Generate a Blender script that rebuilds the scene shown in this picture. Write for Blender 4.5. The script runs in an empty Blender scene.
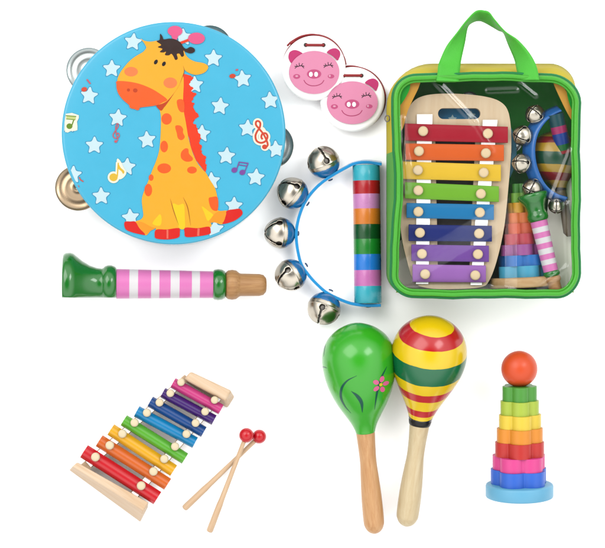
import bpy, math, random
from mathutils import Vector, Matrix
from mathutils.geometry import tessellate_polygon
random.seed(7)
S = 0.001          # one unit of the plan below is a millimetre
D = 2000.0         # camera height over the table, mm
CX, CY = 302.5, 274.0
scene = bpy.context.scene
COL = scene.collection
PI = math.pi

# ------------------------------------------------------------------ helpers
def W(px, py, z=0.0):
    k = (D - z) / D
    return Vector(((px - CX) * k, (CY - py) * k, z))

GAIN = 2.42
def lin(c):
    c /= 255.0
    return c / 12.92 if c <= 0.04045 else ((c + 0.055) / 1.055) ** 2.4
def rgb(r, g, b, gain=None):
    g_ = GAIN if gain is None else gain
    return tuple(min(0.9, lin(x) / g_) for x in (r, g, b)) + (1.0,)

def spline(pts, n=6, closed=False):
    pts = [Vector(p) for p in pts]
    out = []; N = len(pts)
    segs = N if closed else N - 1
    for i in range(segs):
        if closed:
            p0, p1, p2, p3 = pts[(i-1) % N], pts[i], pts[(i+1) % N], pts[(i+2) % N]
        else:
            p0 = pts[i-1] if i > 0 else pts[i]*2 - pts[i+1]
            p1, p2 = pts[i], pts[i+1]
            p3 = pts[i+2] if i+2 < N else pts[i+1]*2 - pts[i]
        for j in range(n):
            t = j / n
            out.append(0.5*((2*p1) + (p2-p0)*t + (2*p0-5*p1+4*p2-p3)*t*t + (3*p1-p0-3*p2+p3)*t**3))
    if not closed: out.append(pts[-1])
    return out

def frame(o, zdir, xhint=(1, 0, 0)):
    z = Vector(zdir).normalized(); x = Vector(xhint)
    x = (x - z * x.dot(z)).normalized(); y = z.cross(x)
    m = Matrix((x, y, z)).transposed().to_4x4(); m.translation = Vector(o)
    return m

class MB:
    """collects geometry (in mm, world space) and links it as one mesh object"""
    def __init__(self): self.v, self.f, self.mi, self.mats = [], [], [], []
    def slot(self, m):
        if m not in self.mats: self.mats.append(m)
        return self.mats.index(m)
    def add(self, verts, faces, mat, M=None):
        b = len(self.v)
        for p in verts:
            p = Vector(p)
            self.v.append(M @ p if M is not None else p)
        s = None if callable(mat) else self.slot(mat)
        for i, f in enumerate(faces):
            self.f.append([b + k for k in f])
            self.mi.append(self.slot(mat(i)) if s is None else s)
        return self
    def lathe(self, prof, mat, M=None, seg=56, bandmat=None, clampf=None):
        v, rings = [], []
        for t, r in prof:
            if r < 1e-6:
                rings.append([len(v)]); v.append((0, 0, t))
            else:
                rings.append(list(range(len(v), len(v)+seg)))
                for k in range(seg):
                    a = 2*PI*k/seg; v.append((r*math.cos(a), r*math.sin(a), t))
        if clampf: v = [clampf(Vector(p)) for p in v]
        for i in range(len(rings)-1):
            A, B = rings[i], rings[i+1]; f = []
            for k in range(seg):
                l = (k+1) % seg
                if len(A) == 1 and len(B) == 1: continue
                if len(A) == 1: f.append((A[0], B[l], B[k]))
                elif len(B) == 1: f.append((A[k], A[l], B[0]))
                else: f.append((A[k], A[l], B[l], B[k]))
            m = bandmat(0.5*(prof[i][0]+prof[i+1][0])) if bandmat else mat
            if i == 0: b = len(self.v); self.add(v, [], m, M)
            s = self.slot(m)
            for q in f:
                self.f.append([b + x for x in q]); self.mi.append(s)
        return self
    def poly(self, loops, z, mat, M=None, flip=False):
        vs = [[Vector((p[0], p[1], z if len(p) < 3 else p[2])) for p in L] for L in loops]
        flat = [p for L in vs for p in L]
        tris = tessellate_polygon([[Vector((p.x, p.y, 0)) for p in L] for L in vs])
        out = []
        for t in tris:
            a, b, c = (flat[i] for i in t)
            up = (b-a).cross(c-a).z > 0
            out.append(t if up != flip else t[::-1])
        return self.add(flat, out, mat, M)
    def prism(self, loops, z0, z1, mat, M=None, side=None):
        self.poly(loops, z1, mat, M); self.poly(loops, z0, mat, M, flip=True)
        for li, L in enumerate(loops):
            n = len(L); v = [(p[0], p[1], z0) for p in L] + [(p[0], p[1], z1) for p in L]
            area = sum(L[i][0]*L[(i+1) % n][1]-L[(i+1) % n][0]*L[i][1] for i in range(n))
            ccw = (area > 0) == (li == 0)
            f = []
            for i in range(n):
                j = (i+1) % n
                f.append((i, j, n+j, n+i) if ccw else (j, i, n+i, n+j))
            self.add(v, f, side or mat, M)
        return self
    def tube(self, pts, r, mat, seg=14, closed=False, M=None, flat=1.0):
        pts = [Vector(p) for p in pts]; n = len(pts)
        rr = r if isinstance(r, (list, tuple)) else [r]*n
        v = []; up = None
        for i in range(n):
            if closed: d = pts[(i+1) % n]-pts[(i-1) % n]
            else: d = pts[min(i+1, n-1)]-pts[max(i-1, 0)]
            d.normalize()
            if up is None:
                up = Vector((0, 0, 1)) if abs(d.z) < .9 else Vector((1, 0, 0))
            x = (up - d*up.dot(d)).normalized(); up = x; y = d.cross(x)
            for k in range(seg):
                a = 2*PI*k/seg
                v.append(pts[i] + x*math.cos(a)*rr[i]*flat + y*math.sin(a)*rr[i])
        f = []
        for i in range(n if closed else n-1):
            j = (i+1) % n
            for k in range(seg):
                l = (k+1) % seg
                f.append((i*seg+k, i*seg+l, j*seg+l, j*seg+k))
        if not closed:
            f.append(tuple(range(seg))[::-1]); f.append(tuple((n-1)*seg+k for k in range(seg)))
        return self.add(v, f, mat, M)
    def strip(self, A, B, mat, M=None):
        n = len(A); f = [(i, i+1, n+i+1, n+i) for i in range(n-1)]
        return self.add(list(A)+list(B), f, mat, M)
    def grid(self, rows, mat, M=None):
        n = len(rows[0]); v = [p for r in rows for p in r]
        f = [(k*n+i, k*n+i+1, (k+1)*n+i+1, (k+1)*n+i) for k in range(len(rows)-1) for i in range(n-1)]
        return self.add(v, f, mat, M)
    def build(self, name, parent=None, bevel=0, solid=0, sub=0, angle=40, flat=False):
        o0 = parent_origin(parent)
        me = bpy.data.meshes.new(name)
        me.from_pydata([(p - o0) * S for p in self.v], [], self.f)
        for m in self.mats: me.materials.append(m)
        me.polygons.foreach_set('material_index', self.mi)
        me.polygons.foreach_set('use_smooth', [not flat]*len(me.polygons))
        me.update()
        try: me.set_sharp_from_angle(angle=math.radians(angle))
        except Exception: pass
        o = bpy.data.objects.new(name, me); COL.objects.link(o)
        if parent is not None: o.parent = parent
        if solid:
            m = o.modifiers.new('solid', 'SOLIDIFY'); m.thickness = solid*S; m.offset = -1
        if bevel:
            m = o.modifiers.new('bevel', 'BEVEL'); m.width = bevel*S; m.segments = 3
            m.limit_method = 'ANGLE'; m.angle_limit = math.radians(40); m.harden_normals = False
        return o

ORIG = {}
def parent_origin(p):
    o = Vector((0, 0, 0))
    while p is not None:
        if p.name in ORIG: return ORIG[p.name]
        p = p.parent
    return o
def thing(name, label, cat, loc, group=None):
    o = bpy.data.objects.new(name, None); COL.objects.link(o)
    o.empty_display_size = 0.02
    o.location = Vector(loc) * S; o['label'] = label; o['category'] = cat
    if group: o['group'] = group
    ORIG[o.name] = Vector(loc)
    return o

# ------------------------------------------------------------------ materials
_cache = {}
def mat(name, col, rough=.4, metal=0, spec=.5, var=.05, bump=0, bscale=300, coat=0, trans=0):
    if name in _cache: return _cache[name]
    m = bpy.data.materials.new(name); m.use_nodes = True; nt = m.node_tree
    b = nt.nodes['Principled BSDF']
    b.inputs['Roughness'].default_value = rough; b.inputs['Metallic'].default_value = metal
    b.inputs['Specular IOR Level'].default_value = spec
    b.inputs['Coat Weight'].default_value = coat; b.inputs['Coat Roughness'].default_value = .14
    b.inputs['Transmission Weight'].default_value = trans
    tc = nt.nodes.new('ShaderNodeTexCoord')
    no = nt.nodes.new('ShaderNodeTexNoise'); no.inputs['Scale'].default_value = 45; no.inputs['Detail'].default_value = 4
    nt.links.new(tc.outputs['Object'], no.inputs['Vector'])
    mx = nt.nodes.new('ShaderNodeMix'); mx.data_type = 'RGBA'
    mx.inputs['A'].default_value = tuple(c*(1-var) for c in col[:3])+(1,)
    mx.inputs['B'].default_value = tuple(min(.95, c*(1+var)) for c in col[:3])+(1,)
    nt.links.new(no.outputs['Fac'], mx.inputs['Factor'])
    nt.links.new(mx.outputs['Result'], b.inputs['Base Color'])
    # slight unevenness of the gloss
    n2 = nt.nodes.new('ShaderNodeTexNoise'); n2.inputs['Scale'].default_value = 140; n2.inputs['Detail'].default_value = 5
    nt.links.new(tc.outputs['Object'], n2.inputs['Vector'])
    mr = nt.nodes.new('ShaderNodeMapRange')
    mr.inputs['To Min'].default_value = max(.02, rough*.82); mr.inputs['To Max'].default_value = min(1, rough*1.2)
    nt.links.new(n2.outputs['Fac'], mr.inputs['Value']); nt.links.new(mr.outputs['Result'], b.inputs['Roughness'])
    if bump:
        n3 = nt.nodes.new('ShaderNodeTexNoise'); n3.inputs['Scale'].default_value = bscale; n3.inputs['Detail'].default_value = 3
        nt.links.new(tc.outputs['Object'], n3.inputs['Vector'])
        bp = nt.nodes.new('ShaderNodeBump'); bp.inputs['Strength'].default_value = bump; bp.inputs['Distance'].default_value = .0006
        nt.links.new(n3.outputs['Fac'], bp.inputs['Height']); nt.links.new(bp.outputs['Normal'], b.inputs['Normal'])
    _cache[name] = m
    return m
def wood(name, c1, c2, ang=0, rough=.5, along=22, across=420):
    """grain runs along the direction ang (degrees, in the table plane)"""
    if name in _cache: return _cache[name]
    m = bpy.data.materials.new(name); m.use_nodes = True; nt = m.node_tree
    b = nt.nodes['Principled BSDF']; b.inputs['Specular IOR Level'].default_value = .35
    tc = nt.nodes.new('ShaderNodeTexCoord')
    r = nt.nodes.new('ShaderNodeMapping'); r.inputs['Rotation'].default_value[2] = math.radians(-ang)
    s = nt.nodes.new('ShaderNodeMapping'); s.inputs['Scale'].default_value = (along, across, across)
    no = nt.nodes.new('ShaderNodeTexNoise'); no.inputs['Scale'].default_value = 1; no.inputs['Detail'].default_value = 6
    no.inputs['Roughness'].default_value = .62; no.inputs['Distortion'].default_value = .5
    nt.links.new(tc.outputs['Object'], r.inputs['Vector']); nt.links.new(r.outputs['Vector'], s.inputs['Vector'])
    nt.links.new(s.outputs['Vector'], no.inputs['Vector'])
    cr = nt.nodes.new('ShaderNodeValToRGB')
    cr.color_ramp.elements[0].position = .3; cr.color_ramp.elements[0].color = c2
    cr.color_ramp.elements[1].position = .68; cr.color_ramp.elements[1].color = c1
    nt.links.new(no.outputs['Fac'], cr.inputs['Fac']); nt.links.new(cr.outputs['Color'], b.inputs['Base Color'])
    b.inputs['Roughness'].default_value = rough
    bp = nt.nodes.new('ShaderNodeBump'); bp.inputs['Strength'].default_value = .12; bp.inputs['Distance'].default_value = .0004
    nt.links.new(no.outputs['Fac'], bp.inputs['Height']); nt.links.new(bp.outputs['Normal'], b.inputs['Normal'])
    _cache[name] = m
    return m
def paint(name, r, g, b, rough=.22, **k):
    k.setdefault('spec', .24)
    return mat(name, rgb(r, g, b), rough, **k)

nickel = mat('nickel', (.37, .335, .28, 1), .25, 1, var=.10, bump=.05, bscale=120)
bell_reflection = mat('bell_strap_reflection', (.004, .075, .20, 1), .22, 0, coat=.5)  # the strap's blue reflection, painted onto the bells as colour
nickel_dark = mat('nickel_inside', (.10, .09, .08, 1), .4, .8)
brass = mat('jingle_steel', (.26, .285, .28, 1), .26, 1)
brass_warm = mat('jingle_brass', (.25, .185, .12, 1), .26, 1)
white_p = mat('white_lacquer', (.63, .625, .615, 1), .25, var=.01)
white_felt = mat('white_felt', (.78, .78, .78, 1), .85, bump=.3, bscale=900)
black_p = paint('black_paint', 22, 20, 20, .3)
dark_gap = mat('dark_recess', (.02, .015, .012, 1), .8)

# ------------------------------------------------------------------ setting
g = MB(); g.add([(-4000, -4000, 0), (4000, -4000, 0), (4000, 4000, 0), (-4000, 4000, 0)], [(0, 1, 2, 3)],
                mat('white_table', (.88, .88, .88, 1), .6, spec=.2, var=.006))
go = g.build('ground'); go['kind'] = 'structure'; go['label'] = 'plain white tabletop under all the toys'

# ------------------------------------------------------------------ printed art
class Print:
    """flat printing: each colour lies a hair above the one below"""
    def __init__(self, conv, M, z0=.12, dz=.06):
        self.mb, self.conv, self.M, self.z, self.dz, self.clip = MB(), conv, M, z0, dz, None
    def up(self, k=1): self.z += self.dz*k
    def _c(self, pts):
        out = []
        for p in pts:
            q = Vector(self.conv(p[0], p[1]))
            if self.clip and q.length > self.clip: q = q * (self.clip/q.length)
            out.append(q)
        return out
    def poly(self, pts, m, smooth=4, holes=()):
        L = spline([Vector((p[0], p[1])) for p in pts], smooth, True) if smooth else pts
        self.z += .004
        self.mb.poly([self._c(L)], self.z, m, self.M)
    def ell(self, x, y, rx, ry, m, rot=0, n=28):
        c, s = math.cos(math.radians(rot)), math.sin(math.radians(rot))
        self.poly([(x+rx*math.cos(a)*c-ry*math.sin(a)*s, y+rx*math.cos(a)*s+ry*math.sin(a)*c)
                   for a in (2*PI*i/n for i in range(n))], m, 0)
    def stroke(self, pts, w, m, smooth=5, taper=False):
        L = spline([Vector((p[0], p[1])) for p in pts], smooth) if smooth else [Vector(p) for p in pts]
        n = len(L); A, B = [], []
        for i in range(n):
            d = (L[min(i+1, n-1)]-L[max(i-1, 0)]).normalized(); nn = Vector((-d.y, d.x))
            ww = w/2
            if taper: ww *= max(.12, math.sin(PI*(i+.3)/(n-.4)))
            A.append(L[i]+nn*ww); B.append(L[i]-nn*ww)
        A = [Vector((p.x, p.y, self.z)) for p in self._c(A)]; B = [Vector((p.x, p.y, self.z)) for p in self._c(B)]
        self.z += .004
        A = [Vector((p.x, p.y, self.z+.0012*i)) for i, p in enumerate(A)]; B = [Vector((p.x, p.y, self.z+.0012*i)) for i, p in enumerate(B)]
        b0 = len(self.mb.f)
        self.mb.strip(A, B, m, self.M)
        # face up
        for i in range(b0, len(self.mb.f)):
            f = self.mb.f[i]; p = [self.mb.v[k] for k in f]
            if (p[1]-p[0]).cross(p[2]-p[0]).z < 0: self.mb.f[i] = f[::-1]

# ------------------------------------------------------------------ jingle bell
def bell_mesh(c, out, r, roll, m, refl_mat=None):
    """round nickel bell with a cross slot on its outward side"""
    mb = MB(); M = frame(c, out, (0, 0, 1)) @ Matrix.Rotation(roll, 4, 'Z')
    g = [-1 + 2*i/42 for i in range(43)]
    n = len(g); cc = [math.tan(x*PI/4) for x in g]
    def sph(p):
        p = Vector(p).normalized(); q = p.copy()
        k = 1.0
        if p.z > -.1:      # panels between the slots are a little flattened
            a = math.atan2(p.y, p.x); k -= .07*(math.sin(2*a)**2)*max(0, min(1, (p.z+.1)*1.2))*(1-p.z**4*.6)
        eq = math.exp(-(p.z/.05)**2)*.025
        return q*r*(k+eq)
    faces = [(lambda a, b: (a, b, 1)), (lambda a, b: (b, a, -1)), (lambda a, b: (1, a, b)), (lambda a, b: (-1, b, a)),
             (lambda a, b: (b, 1, a)), (lambda a, b: (a, -1, b))]
    key = {}; V = []; F = []
    def vid(p):
        k = tuple(round(x, 5) for x in p)
        if k not in key: key[k] = len(V); V.append(sph(p))
        return key[k]
    for fi, fn in enumerate(faces):
        for i in range(n-1):
            for j in range(n-1):
                pc = Vector(fn((cc[i]+cc[i+1])/2, (cc[j]+cc[j+1])/2)).normalized()
                corners = [fn(cc[i], cc[j]), fn(cc[i+1], cc[j]), fn(cc[i+1], cc[j+1]), fn(cc[i], cc[j+1])]
                skip = False
                if fi == 0 and (abs(pc.x) < .07 or abs(pc.y) < .07): skip = True
                if fi >= 2:
                    # slot runs down each side face and ends in a wider hole
                    a = pc.y if fi in (2, 3) else pc.x
                    if pc.z > .15 and abs(a) < .07: skip = True
                    if math.hypot(pc.z-.22, a) < .2: skip = True
                if not skip: F.append([vid(p) for p in corners])
    if refl_mat:  # faces turned towards the strap get its reflection as painted blue
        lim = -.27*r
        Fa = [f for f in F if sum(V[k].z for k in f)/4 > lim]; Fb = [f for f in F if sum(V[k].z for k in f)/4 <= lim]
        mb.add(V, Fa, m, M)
        s_ = mb.slot(refl_mat)
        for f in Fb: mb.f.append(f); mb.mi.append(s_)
    else: mb.add(V, F, m, M)
    return mb

def add_bell(parent, c, out, r, roll=.5, refl_mat=None):
    b = bell_mesh(c, out, r, roll, nickel, refl_mat).build('bell', parent, solid=r*.06, angle=30)
    i = MB(); i.lathe([(-r*.8*math.cos(a), r*.8*math.sin(a)) for a in (PI*k/14 for k in range(15))], nickel_dark, frame(c, out), 28)
    i.build('bell_lining', b)
    return b

# ------------------------------------------------------------------ tambourine
def tambourine():
    zc = 47.0; K = (D-zc)/D
    a = math.radians(3.5)
    M = Matrix.Translation(W(173.8, 132.6, zc)) @ Matrix.Rotation(a, 4, Vector((-.707, .707, 0)))
    t = thing('tambourine', 'big round blue tambourine with a cartoon giraffe and stars printed on its drumhead', 'tambourine', W(173.8, 132.6, 0))
    Rr = 110.8*K
    rim = paint('pale_blue_plastic', 175, 226, 240, .18, coat=.4)
    blue = paint('skin_blue', 74, 188, 224, .3, var=.05, coat=.15, bump=.05, bscale=350)
    slots = [math.radians(x) for x in (-4, 68, 140, 212, 284)]
    # shell: a hoop with five slots
    mb = MB(); N = 180; T = 7
    def ring(z0, z1, k0, k1):
        for k in range(k0, k1):
            a0, a1 = 2*PI*k/N, 2*PI*(k+1)/N
            v = [(r*math.cos(x), r*math.sin(x), z) for x in (a0, a1) for r in (Rr-T, Rr) for z in (z0, z1)]
            mb.add(v, [(2, 6, 7, 3), (4, 0, 1, 5), (3, 7, 5, 1), (6, 2, 0, 4)], rim, M)
    ring(-14, -2.5, 0, N); ring(-40, -27, 0, N)
    for k in range(N):
        am = 2*PI*(k+.5)/N
        if all(abs((am-s+PI) % (2*PI)-PI) > math.radians(12.5) for s in slots):
            ring(-27, -14, k, k+1)
    mb.build('hoop', t)
    sk = MB()
    sk.lathe([(-13, Rr-.2), (-13, Rr+.9), (-3, Rr+1.2), (-1.6, Rr+1.0)], rim, M, 160)
    sk.lathe([(-1.6, Rr+1.0), (-.6, Rr+.4), (-.1, Rr-.8), (0, Rr-2.2), (0, Rr-12), (0, Rr*.5), (0, 0)], blue, M, 160)
    skin = sk.build('drumhead', t, angle=60)
    # jingles, in pairs on a pin
    for (jx, jy, z, mm) in ((88, 68, -17, brass), (209.5, 44.5, -17, brass), (271.5, 143.5, -17, brass), (77.5, 187, -15, brass_warm)):
        c = (Vector((jx-173.8, 132.6-jy))*K)
        tilt = Matrix.Rotation(random.uniform(-.06, .06), 4, 'X') @ Matrix.Rotation(random.uniform(-.06, .06), 4, 'Y')
        for up in (1, -1):
            p = [(0, 2.2), (3.6, 2.2), (4.2, 4), (3.6, 8), (1.2, 11), (.4, 13), (0, 17), (.7, 20.5), (1.6, 21.8), (1.2, 22.2), (0, 21), (-.7, 17), (-.4, 12.6), (.5, 10.6), (2.8, 7.6), (3.4, 4)]
            p = [(q[0]*1.15, q[1]) for q in p]
            Mj = M @ Matrix.Translation((c.x, c.y, z + (2.0 if up > 0 else -2.4))) @ tilt
            if up < 0: Mj = Mj @ Matrix.Rotation(PI, 4, 'X')
            j = MB().lathe(p, mm, Mj, 48).build('jingle', t)
        MB().lathe([(-9, 0), (-9, 1.6), (9, 1.6), (9, 0)], brass, M @ Matrix.Translation((c.x, c.y, z)), 14).build('jingle_pin', t)
    # print
    conv = lambda x, y: ((x-173.8)*K, (132.6-y)*K)
    P = Print(conv, M); P.clip = Rr-1.6
    sky_edge = paint('star_outline', 58, 148, 190, .3); star = paint('star_pale', 206, 233, 240, .3)
    stars = [(133, 41.5), (111.7, 68.7), (89.4, 95.8), (117.9, 118.1), (94.7, 145.7), (147.2, 140), (127, 167), (73.6, 175), (101.7, 196.5),
             (131, 217.8), (183, 36.5), (213.3, 57.7), (242.6, 78.3), (219.9, 105.9), (270.2, 99.8), (247.5, 128), (226.4, 155.8), (255.8, 177.2),
             (233.9, 205.7), (276, 149), (201.5, 133.5), (194.5, 84.4), (211.5, 181), (68.5, 124.5), (215, 229)]
    def starpts(x, y, R, r, rot):
        pts = []
        for k in range(10):
            a = PI/2 + rot + k*PI/5; q = R if k % 2 == 0 else r
            if k % 2 == 0:
                for da in (-.10, .10): pts.append((x+R*.94*math.cos(a+da), y-R*.94*math.sin(a+da)))
            else: pts.append((x+r*math.cos(a), y-r*math.sin(a)))
        return pts
    rots = [random.uniform(-.12, .12) for _ in stars]
    for (x, y), ro in zip(stars, rots): P.poly(starpts(x, y, 9.9, 5.9, ro), sky_edge, 3)
    P.up()
    for (x, y), ro in zip(stars, rots): P.poly(starpts(x, y, 8.9, 5.0, ro), star, 3)
    P.mb.build('star_print', skin)
    P.mb = MB(); P.up()
    # notes
    cream = paint('note_cream', 246, 243, 220, .3); red = paint('note_red', 214, 74, 48, .3); pinkr = paint('note_rose', 205, 92, 108, .3)
    yel = paint('note_yellow', 232, 190, 58, .3); grn = paint('note_green', 104, 142, 28, .3); ltgrn = paint('note_lime', 196, 208, 128, .3); pur = paint('note_purple', 128, 76, 160, .3)
    v = lambda L: [(235+x/7.833, 80+y/7.833) for x, y in L]
    clef = [(232, 530), (256, 508), (245, 465), (222, 420), (190, 380), (165, 350), (165, 325), (182, 318), (198, 335), (193, 370), (172, 402), (160, 437), (170, 475), (205, 490), (240, 475), (255, 440), (240, 415), (214, 420), (206, 445), (216, 462)]
    P.stroke(v(clef), 5.6, cream); P.up()
    P.ell(263.4, 134, 3.6, 7.6, cream, -10); P.ell(265, 146.6, 4.2, 4.0, cream); P.ell(258.6, 124.5, 4.2, 5.6, cream)
    P.ell(119.5, 177.8, 1, 1, cream)
    P.ell(113.9, 177.6, 5.9, 5.9, cream); P.stroke([(118.2, 177), (118.8, 162.5)], 5.2, cream, 0); P.poly([(117, 160), (120.5, 161), (124, 168), (126.8, 173), (123, 178.5), (118, 178)], cream, 3)
    q = 3.6; P.poly([(61.6+q, 114), (75.6+q, 115.6), (73.8+q, 122), (74.2+q, 130.5), (68+q, 131.2), (62+q, 132.4)], cream, 2)
    P.up()
    P.stroke(v(clef), 1.9, red); P.ell(264.6, 146.6, 2.6, 2.4, red)
    P.ell(113.9, 177.6, 4.1, 3.9, yel); P.stroke([(117.6, 177), (118.6, 163)], 1.3, yel, 0); P.poly([(118.2, 163), (121, 168), (124.6, 171.4), (123.6, 174.2), (121.6, 171.4), (118.8, 169)], yel, 3)
    P.ell(66.3+q, 126.6, 3, 2.8, grn); P.stroke([(68.6+q, 126), (71.6+q, 117.2)], 1.2, grn, 0); P.stroke([(63.2+q, 117.6), (72.6+q, 118.4)], 3.6, ltgrn, 0); P.stroke([(62.6+q, 116), (73+q, 116.8)], .9, grn, 0); P.stroke([(63+q, 119.4), (72+q, 120.2)], .7, grn, 0)
    P.ell(234.4, 170, 3, 2.6, pur, -20); P.ell(242.4, 172.3, 3, 2.6, pur, -20)
    P.stroke([(236.4, 170), (239.2, 161.6)], .9, pur, 0); P.stroke([(244.6, 172), (248.2, 162.8)], .9, pur, 0); P.stroke([(238.8, 162), (248.4, 163.2)], 1.1, pur, 0); P.stroke([(238, 164.6), (247.4, 166)], .9, pur, 0)
    sc = [(116.2, 142), (118, 139.5), (116.5, 134), (116, 127), (117.6, 123.6), (118.4, 126.5), (115.2, 131.5), (113.2, 135.5), (115.6, 138.6), (119.4, 136.6), (118.6, 133.4), (116, 134.6)]
    P.stroke(sc, .95, pinkr); P.ell(116, 141.7, 1.5, 1.3, pinkr)
    P.ell(84.4, 89.6, 2.9, 2.3, red, -15); P.stroke([(87, 79.5), (90.6, 84)], 1.4, pinkr, 0)
    P.ell(77.6, 187.4, 2.3, 2.0, red); P.stroke([(79.8, 177.5), (81, 180), (84, 182)], 1.0, red)
    P.ell(232.4, 75.4, 3.2, 2.2, red, -8); P.stroke([(235.6, 69.6), (238, 68.8)], 1.6, pinkr, 0)
    P.up()
    P.mb.build('note_print', skin)
    # giraffe
    G = Print(conv, M, z0=.45); G.clip = Rr-1.5
    A = lambda L: [(105+x/4.983, 20+y/4.983) for x, y in L]
    B = lambda L: [(150+x/7.833, 100+y/7.833) for x, y in L]
    C = lambda L: [(125+x/6.443, 160+y/6.443) for x, y in L]
    Dv = lambda L: [(180+x/6.45, 160+y/6.45) for x, y in L]
    E = lambda L: [(105+x/8.643, 65+y/8.643) for x, y in L]
    gold = paint('giraffe_gold', 254, 178, 44, .3, var=.02); gold2 = paint('giraffe_amber', 250, 168, 44, .3); orange = paint('giraffe_orange', 250, 98, 34, .3); mane_c = paint('giraffe_mane', 240, 62, 26, .3)
    rust = paint('giraffe_rust', 196, 66, 24, .3); brown = paint('giraffe_hair', 52, 30, 26, .3); pink = paint('giraffe_pink', 232, 92, 140, .3)
    hoof = paint('giraffe_hoof', 226, 36, 28, .3); hoof2 = paint('giraffe_hoof_shine', 240, 110, 92, .3); yell = paint('giraffe_yellow', 252, 208, 34, .3); cheek = paint('giraffe_cheek', 254, 132, 72, .3); line = paint('giraffe_line', 168, 106, 28, .3)
    mane = [(182.5, 73)] + A([(430, 276), (441, 288), (418, 318), (441, 340), (428, 352), (456, 368), (430, 404), (446, 418), (438, 432), (468, 480), (436, 505)]) \
        + B([(352, 150), (335, 176), (362, 198), (372, 232), (396, 284), (400, 302), (384, 330), (407, 366), (403, 412), (441, 452), (433, 482), (441, 520)]) + [(206.6, 168), (205.4, 172.5), (196, 160), (186, 130), (182, 100)]
    fine = []
    for a, b in zip(mane, mane[1:]+mane[:1]):        # small hairs along the mane
        fine.append(a); a_, b_ = Vector(a), Vector(b)
        if a[0] > 183.5 and b[0] > 183.5 and 75 < a[1] < 165 and 75 < b[1] < 168:
            m_ = a_.lerp(b_, random.uniform(.4, .6)); d_ = (b_-a_).normalized()
            fine += [tuple(m_ + Vector((random.uniform(-1.0, -.3), 0))), tuple(a_.lerp(b_, .72) + Vector((random.uniform(.2, .9), -.3)))]
    G.poly(fine, mane_c, 0); G.up()
    body = [(182.2, 73), (183, 100), (183.8, 111.5), (185.7, 121.7), (188.3, 137), (192.1, 151.1), (197.2, 162.6), (203, 170), (205.6, 172.4), (210.2, 180.2), (214.9, 187.9),
            (217.2, 196.4), (218, 203.4), (217.4, 209.6), (220.5, 211), (227.5, 211), (226.5, 218), (222.6, 224.3), (215.7, 222.8), (210.5, 221.5), (211, 227), (198, 229), (185.5, 228.6),
            (182.5, 222), (178.5, 229), (168, 231), (156.8, 230.6), (156, 228.3), (151.4, 230.6), (146, 235.6), (140, 229.6), (135.5, 222.4), (141, 219.8), (143.6, 215.9), (142.8, 208.1), (142.1, 200.4), (143.6, 193.4), (148.3, 181.7), (152.9, 169.3),
            (155.7, 162.6), (158.9, 152.3), (160.2, 142.1), (160.9, 128.1), (160.9, 116.6), (159.6, 109.6), (157, 100), (165, 80)]
    G.poly(body, gold, 4); G.up()
    for pts in (C([(0, 402), (40, 398), (70, 400), (95, 440), (133, 483), (90, 478), (40, 465), (5, 445)]),
                C([(203, 450), (270, 449), (347, 440), (354, 470), (345, 500), (280, 513), (205, 508), (193, 486)]),
                C([(390, 437), (470, 440), (540, 430), (552, 455), (545, 478), (475, 492), (395, 497), (385, 470)]),
                Dv([(300, 330), (350, 318), (385, 315), (403, 335), (395, 360), (345, 395), (275, 413), (290, 380)])):
        G.poly(pts, hoof, 4)
    G.poly(C([(308, 285), (345, 292), (380, 285), (386, 360), (386, 440), (352, 442), (332, 385)]), yell, 3)
    G.poly(C([(178, 410), (205, 372), (228, 350), (238, 380), (232, 420), (205, 425)]), yell, 3)
    G.poly(Dv([(140, 298), (185, 330), (216, 356), (200, 378), (178, 394), (158, 345)]), yell, 3)
    amber = paint('giraffe_leg_amber', 250, 158, 38, .3)
    G.poly(C([(80, 404), (112, 402), (170, 432), (196, 442), (166, 458), (137, 480), (100, 438)]), amber, 3)
    G.poly(Dv([(208, 366), (240, 336), (296, 334), (288, 380), (272, 408), (232, 402), (190, 403)]), amber, 3)
    for e in ((166.6, 118.9, 5.2, 5.7), (168.4-4.2, 146.6, 3.8, 5.8), (147.9+.6, 190.3, 3.8, 6.2), (151.3, 177.8, 2.4, 3.2), (164.3, 168.5, 6.8, 5.0), (192, 170.1, 4.8, 3.5)):
        G.ell(*e, orange)
    G.poly(B([(212, 0), (262, 0), (268, 85), (240, 92), (218, 60)]), orange, 3)
    G.poly(B([(198, 205), (235, 200), (258, 225), (258, 255), (272, 290), (248, 314), (220, 300), (210, 260)]), orange, 4)
    G.poly(B([(245, 410), (275, 380), (300, 385), (305, 420), (335, 455), (325, 478), (280, 482), (245, 455)]), orange, 4)
    G.poly(Dv([(185, 250), (205, 240), (243, 242), (244, 322), (215, 325), (195, 300)]), orange, 3)
    G.up()
    G.stroke(C([(292, 250), (315, 330), (348, 425)]), .75, line, taper=True); G.stroke(C([(375, 240), (405, 310), (424, 425)]), .75, line, taper=True)
    G.stroke(C([(275, 450), (275, 508)]), 1.9, hoof2, 0); G.stroke(C([(475, 442), (472, 490)]), 2.2, hoof2, 0)
    G.poly(E([(440, 340), (520, 290), (560, 270), (605, 205), (600, 235), (545, 320), (510, 366), (482, 394)]), rust, 3)
    G.up()
    head = A([(176, 90), (194, 101), (225, 106), (262, 100), (300, 95), (360, 110), (388, 140), (402, 172), (422, 192), (450, 205), (490, 212), (513, 227), (508, 247), (488, 263), (455, 271), (428, 266), (405, 254), (394, 246), (390, 268), (380, 300), (362, 335),
              (342, 365), (318, 394), (300, 409), (270, 421), (230, 424), (180, 424), (128, 416), (100, 396), (75, 368), (63, 342), (62, 318), (63, 292), (76, 262), (96, 234), (121, 205), (152, 180), (186, 160), (200, 146), (205, 134), (195, 114)])
    G.poly(head, gold, 3); G.up()
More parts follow.
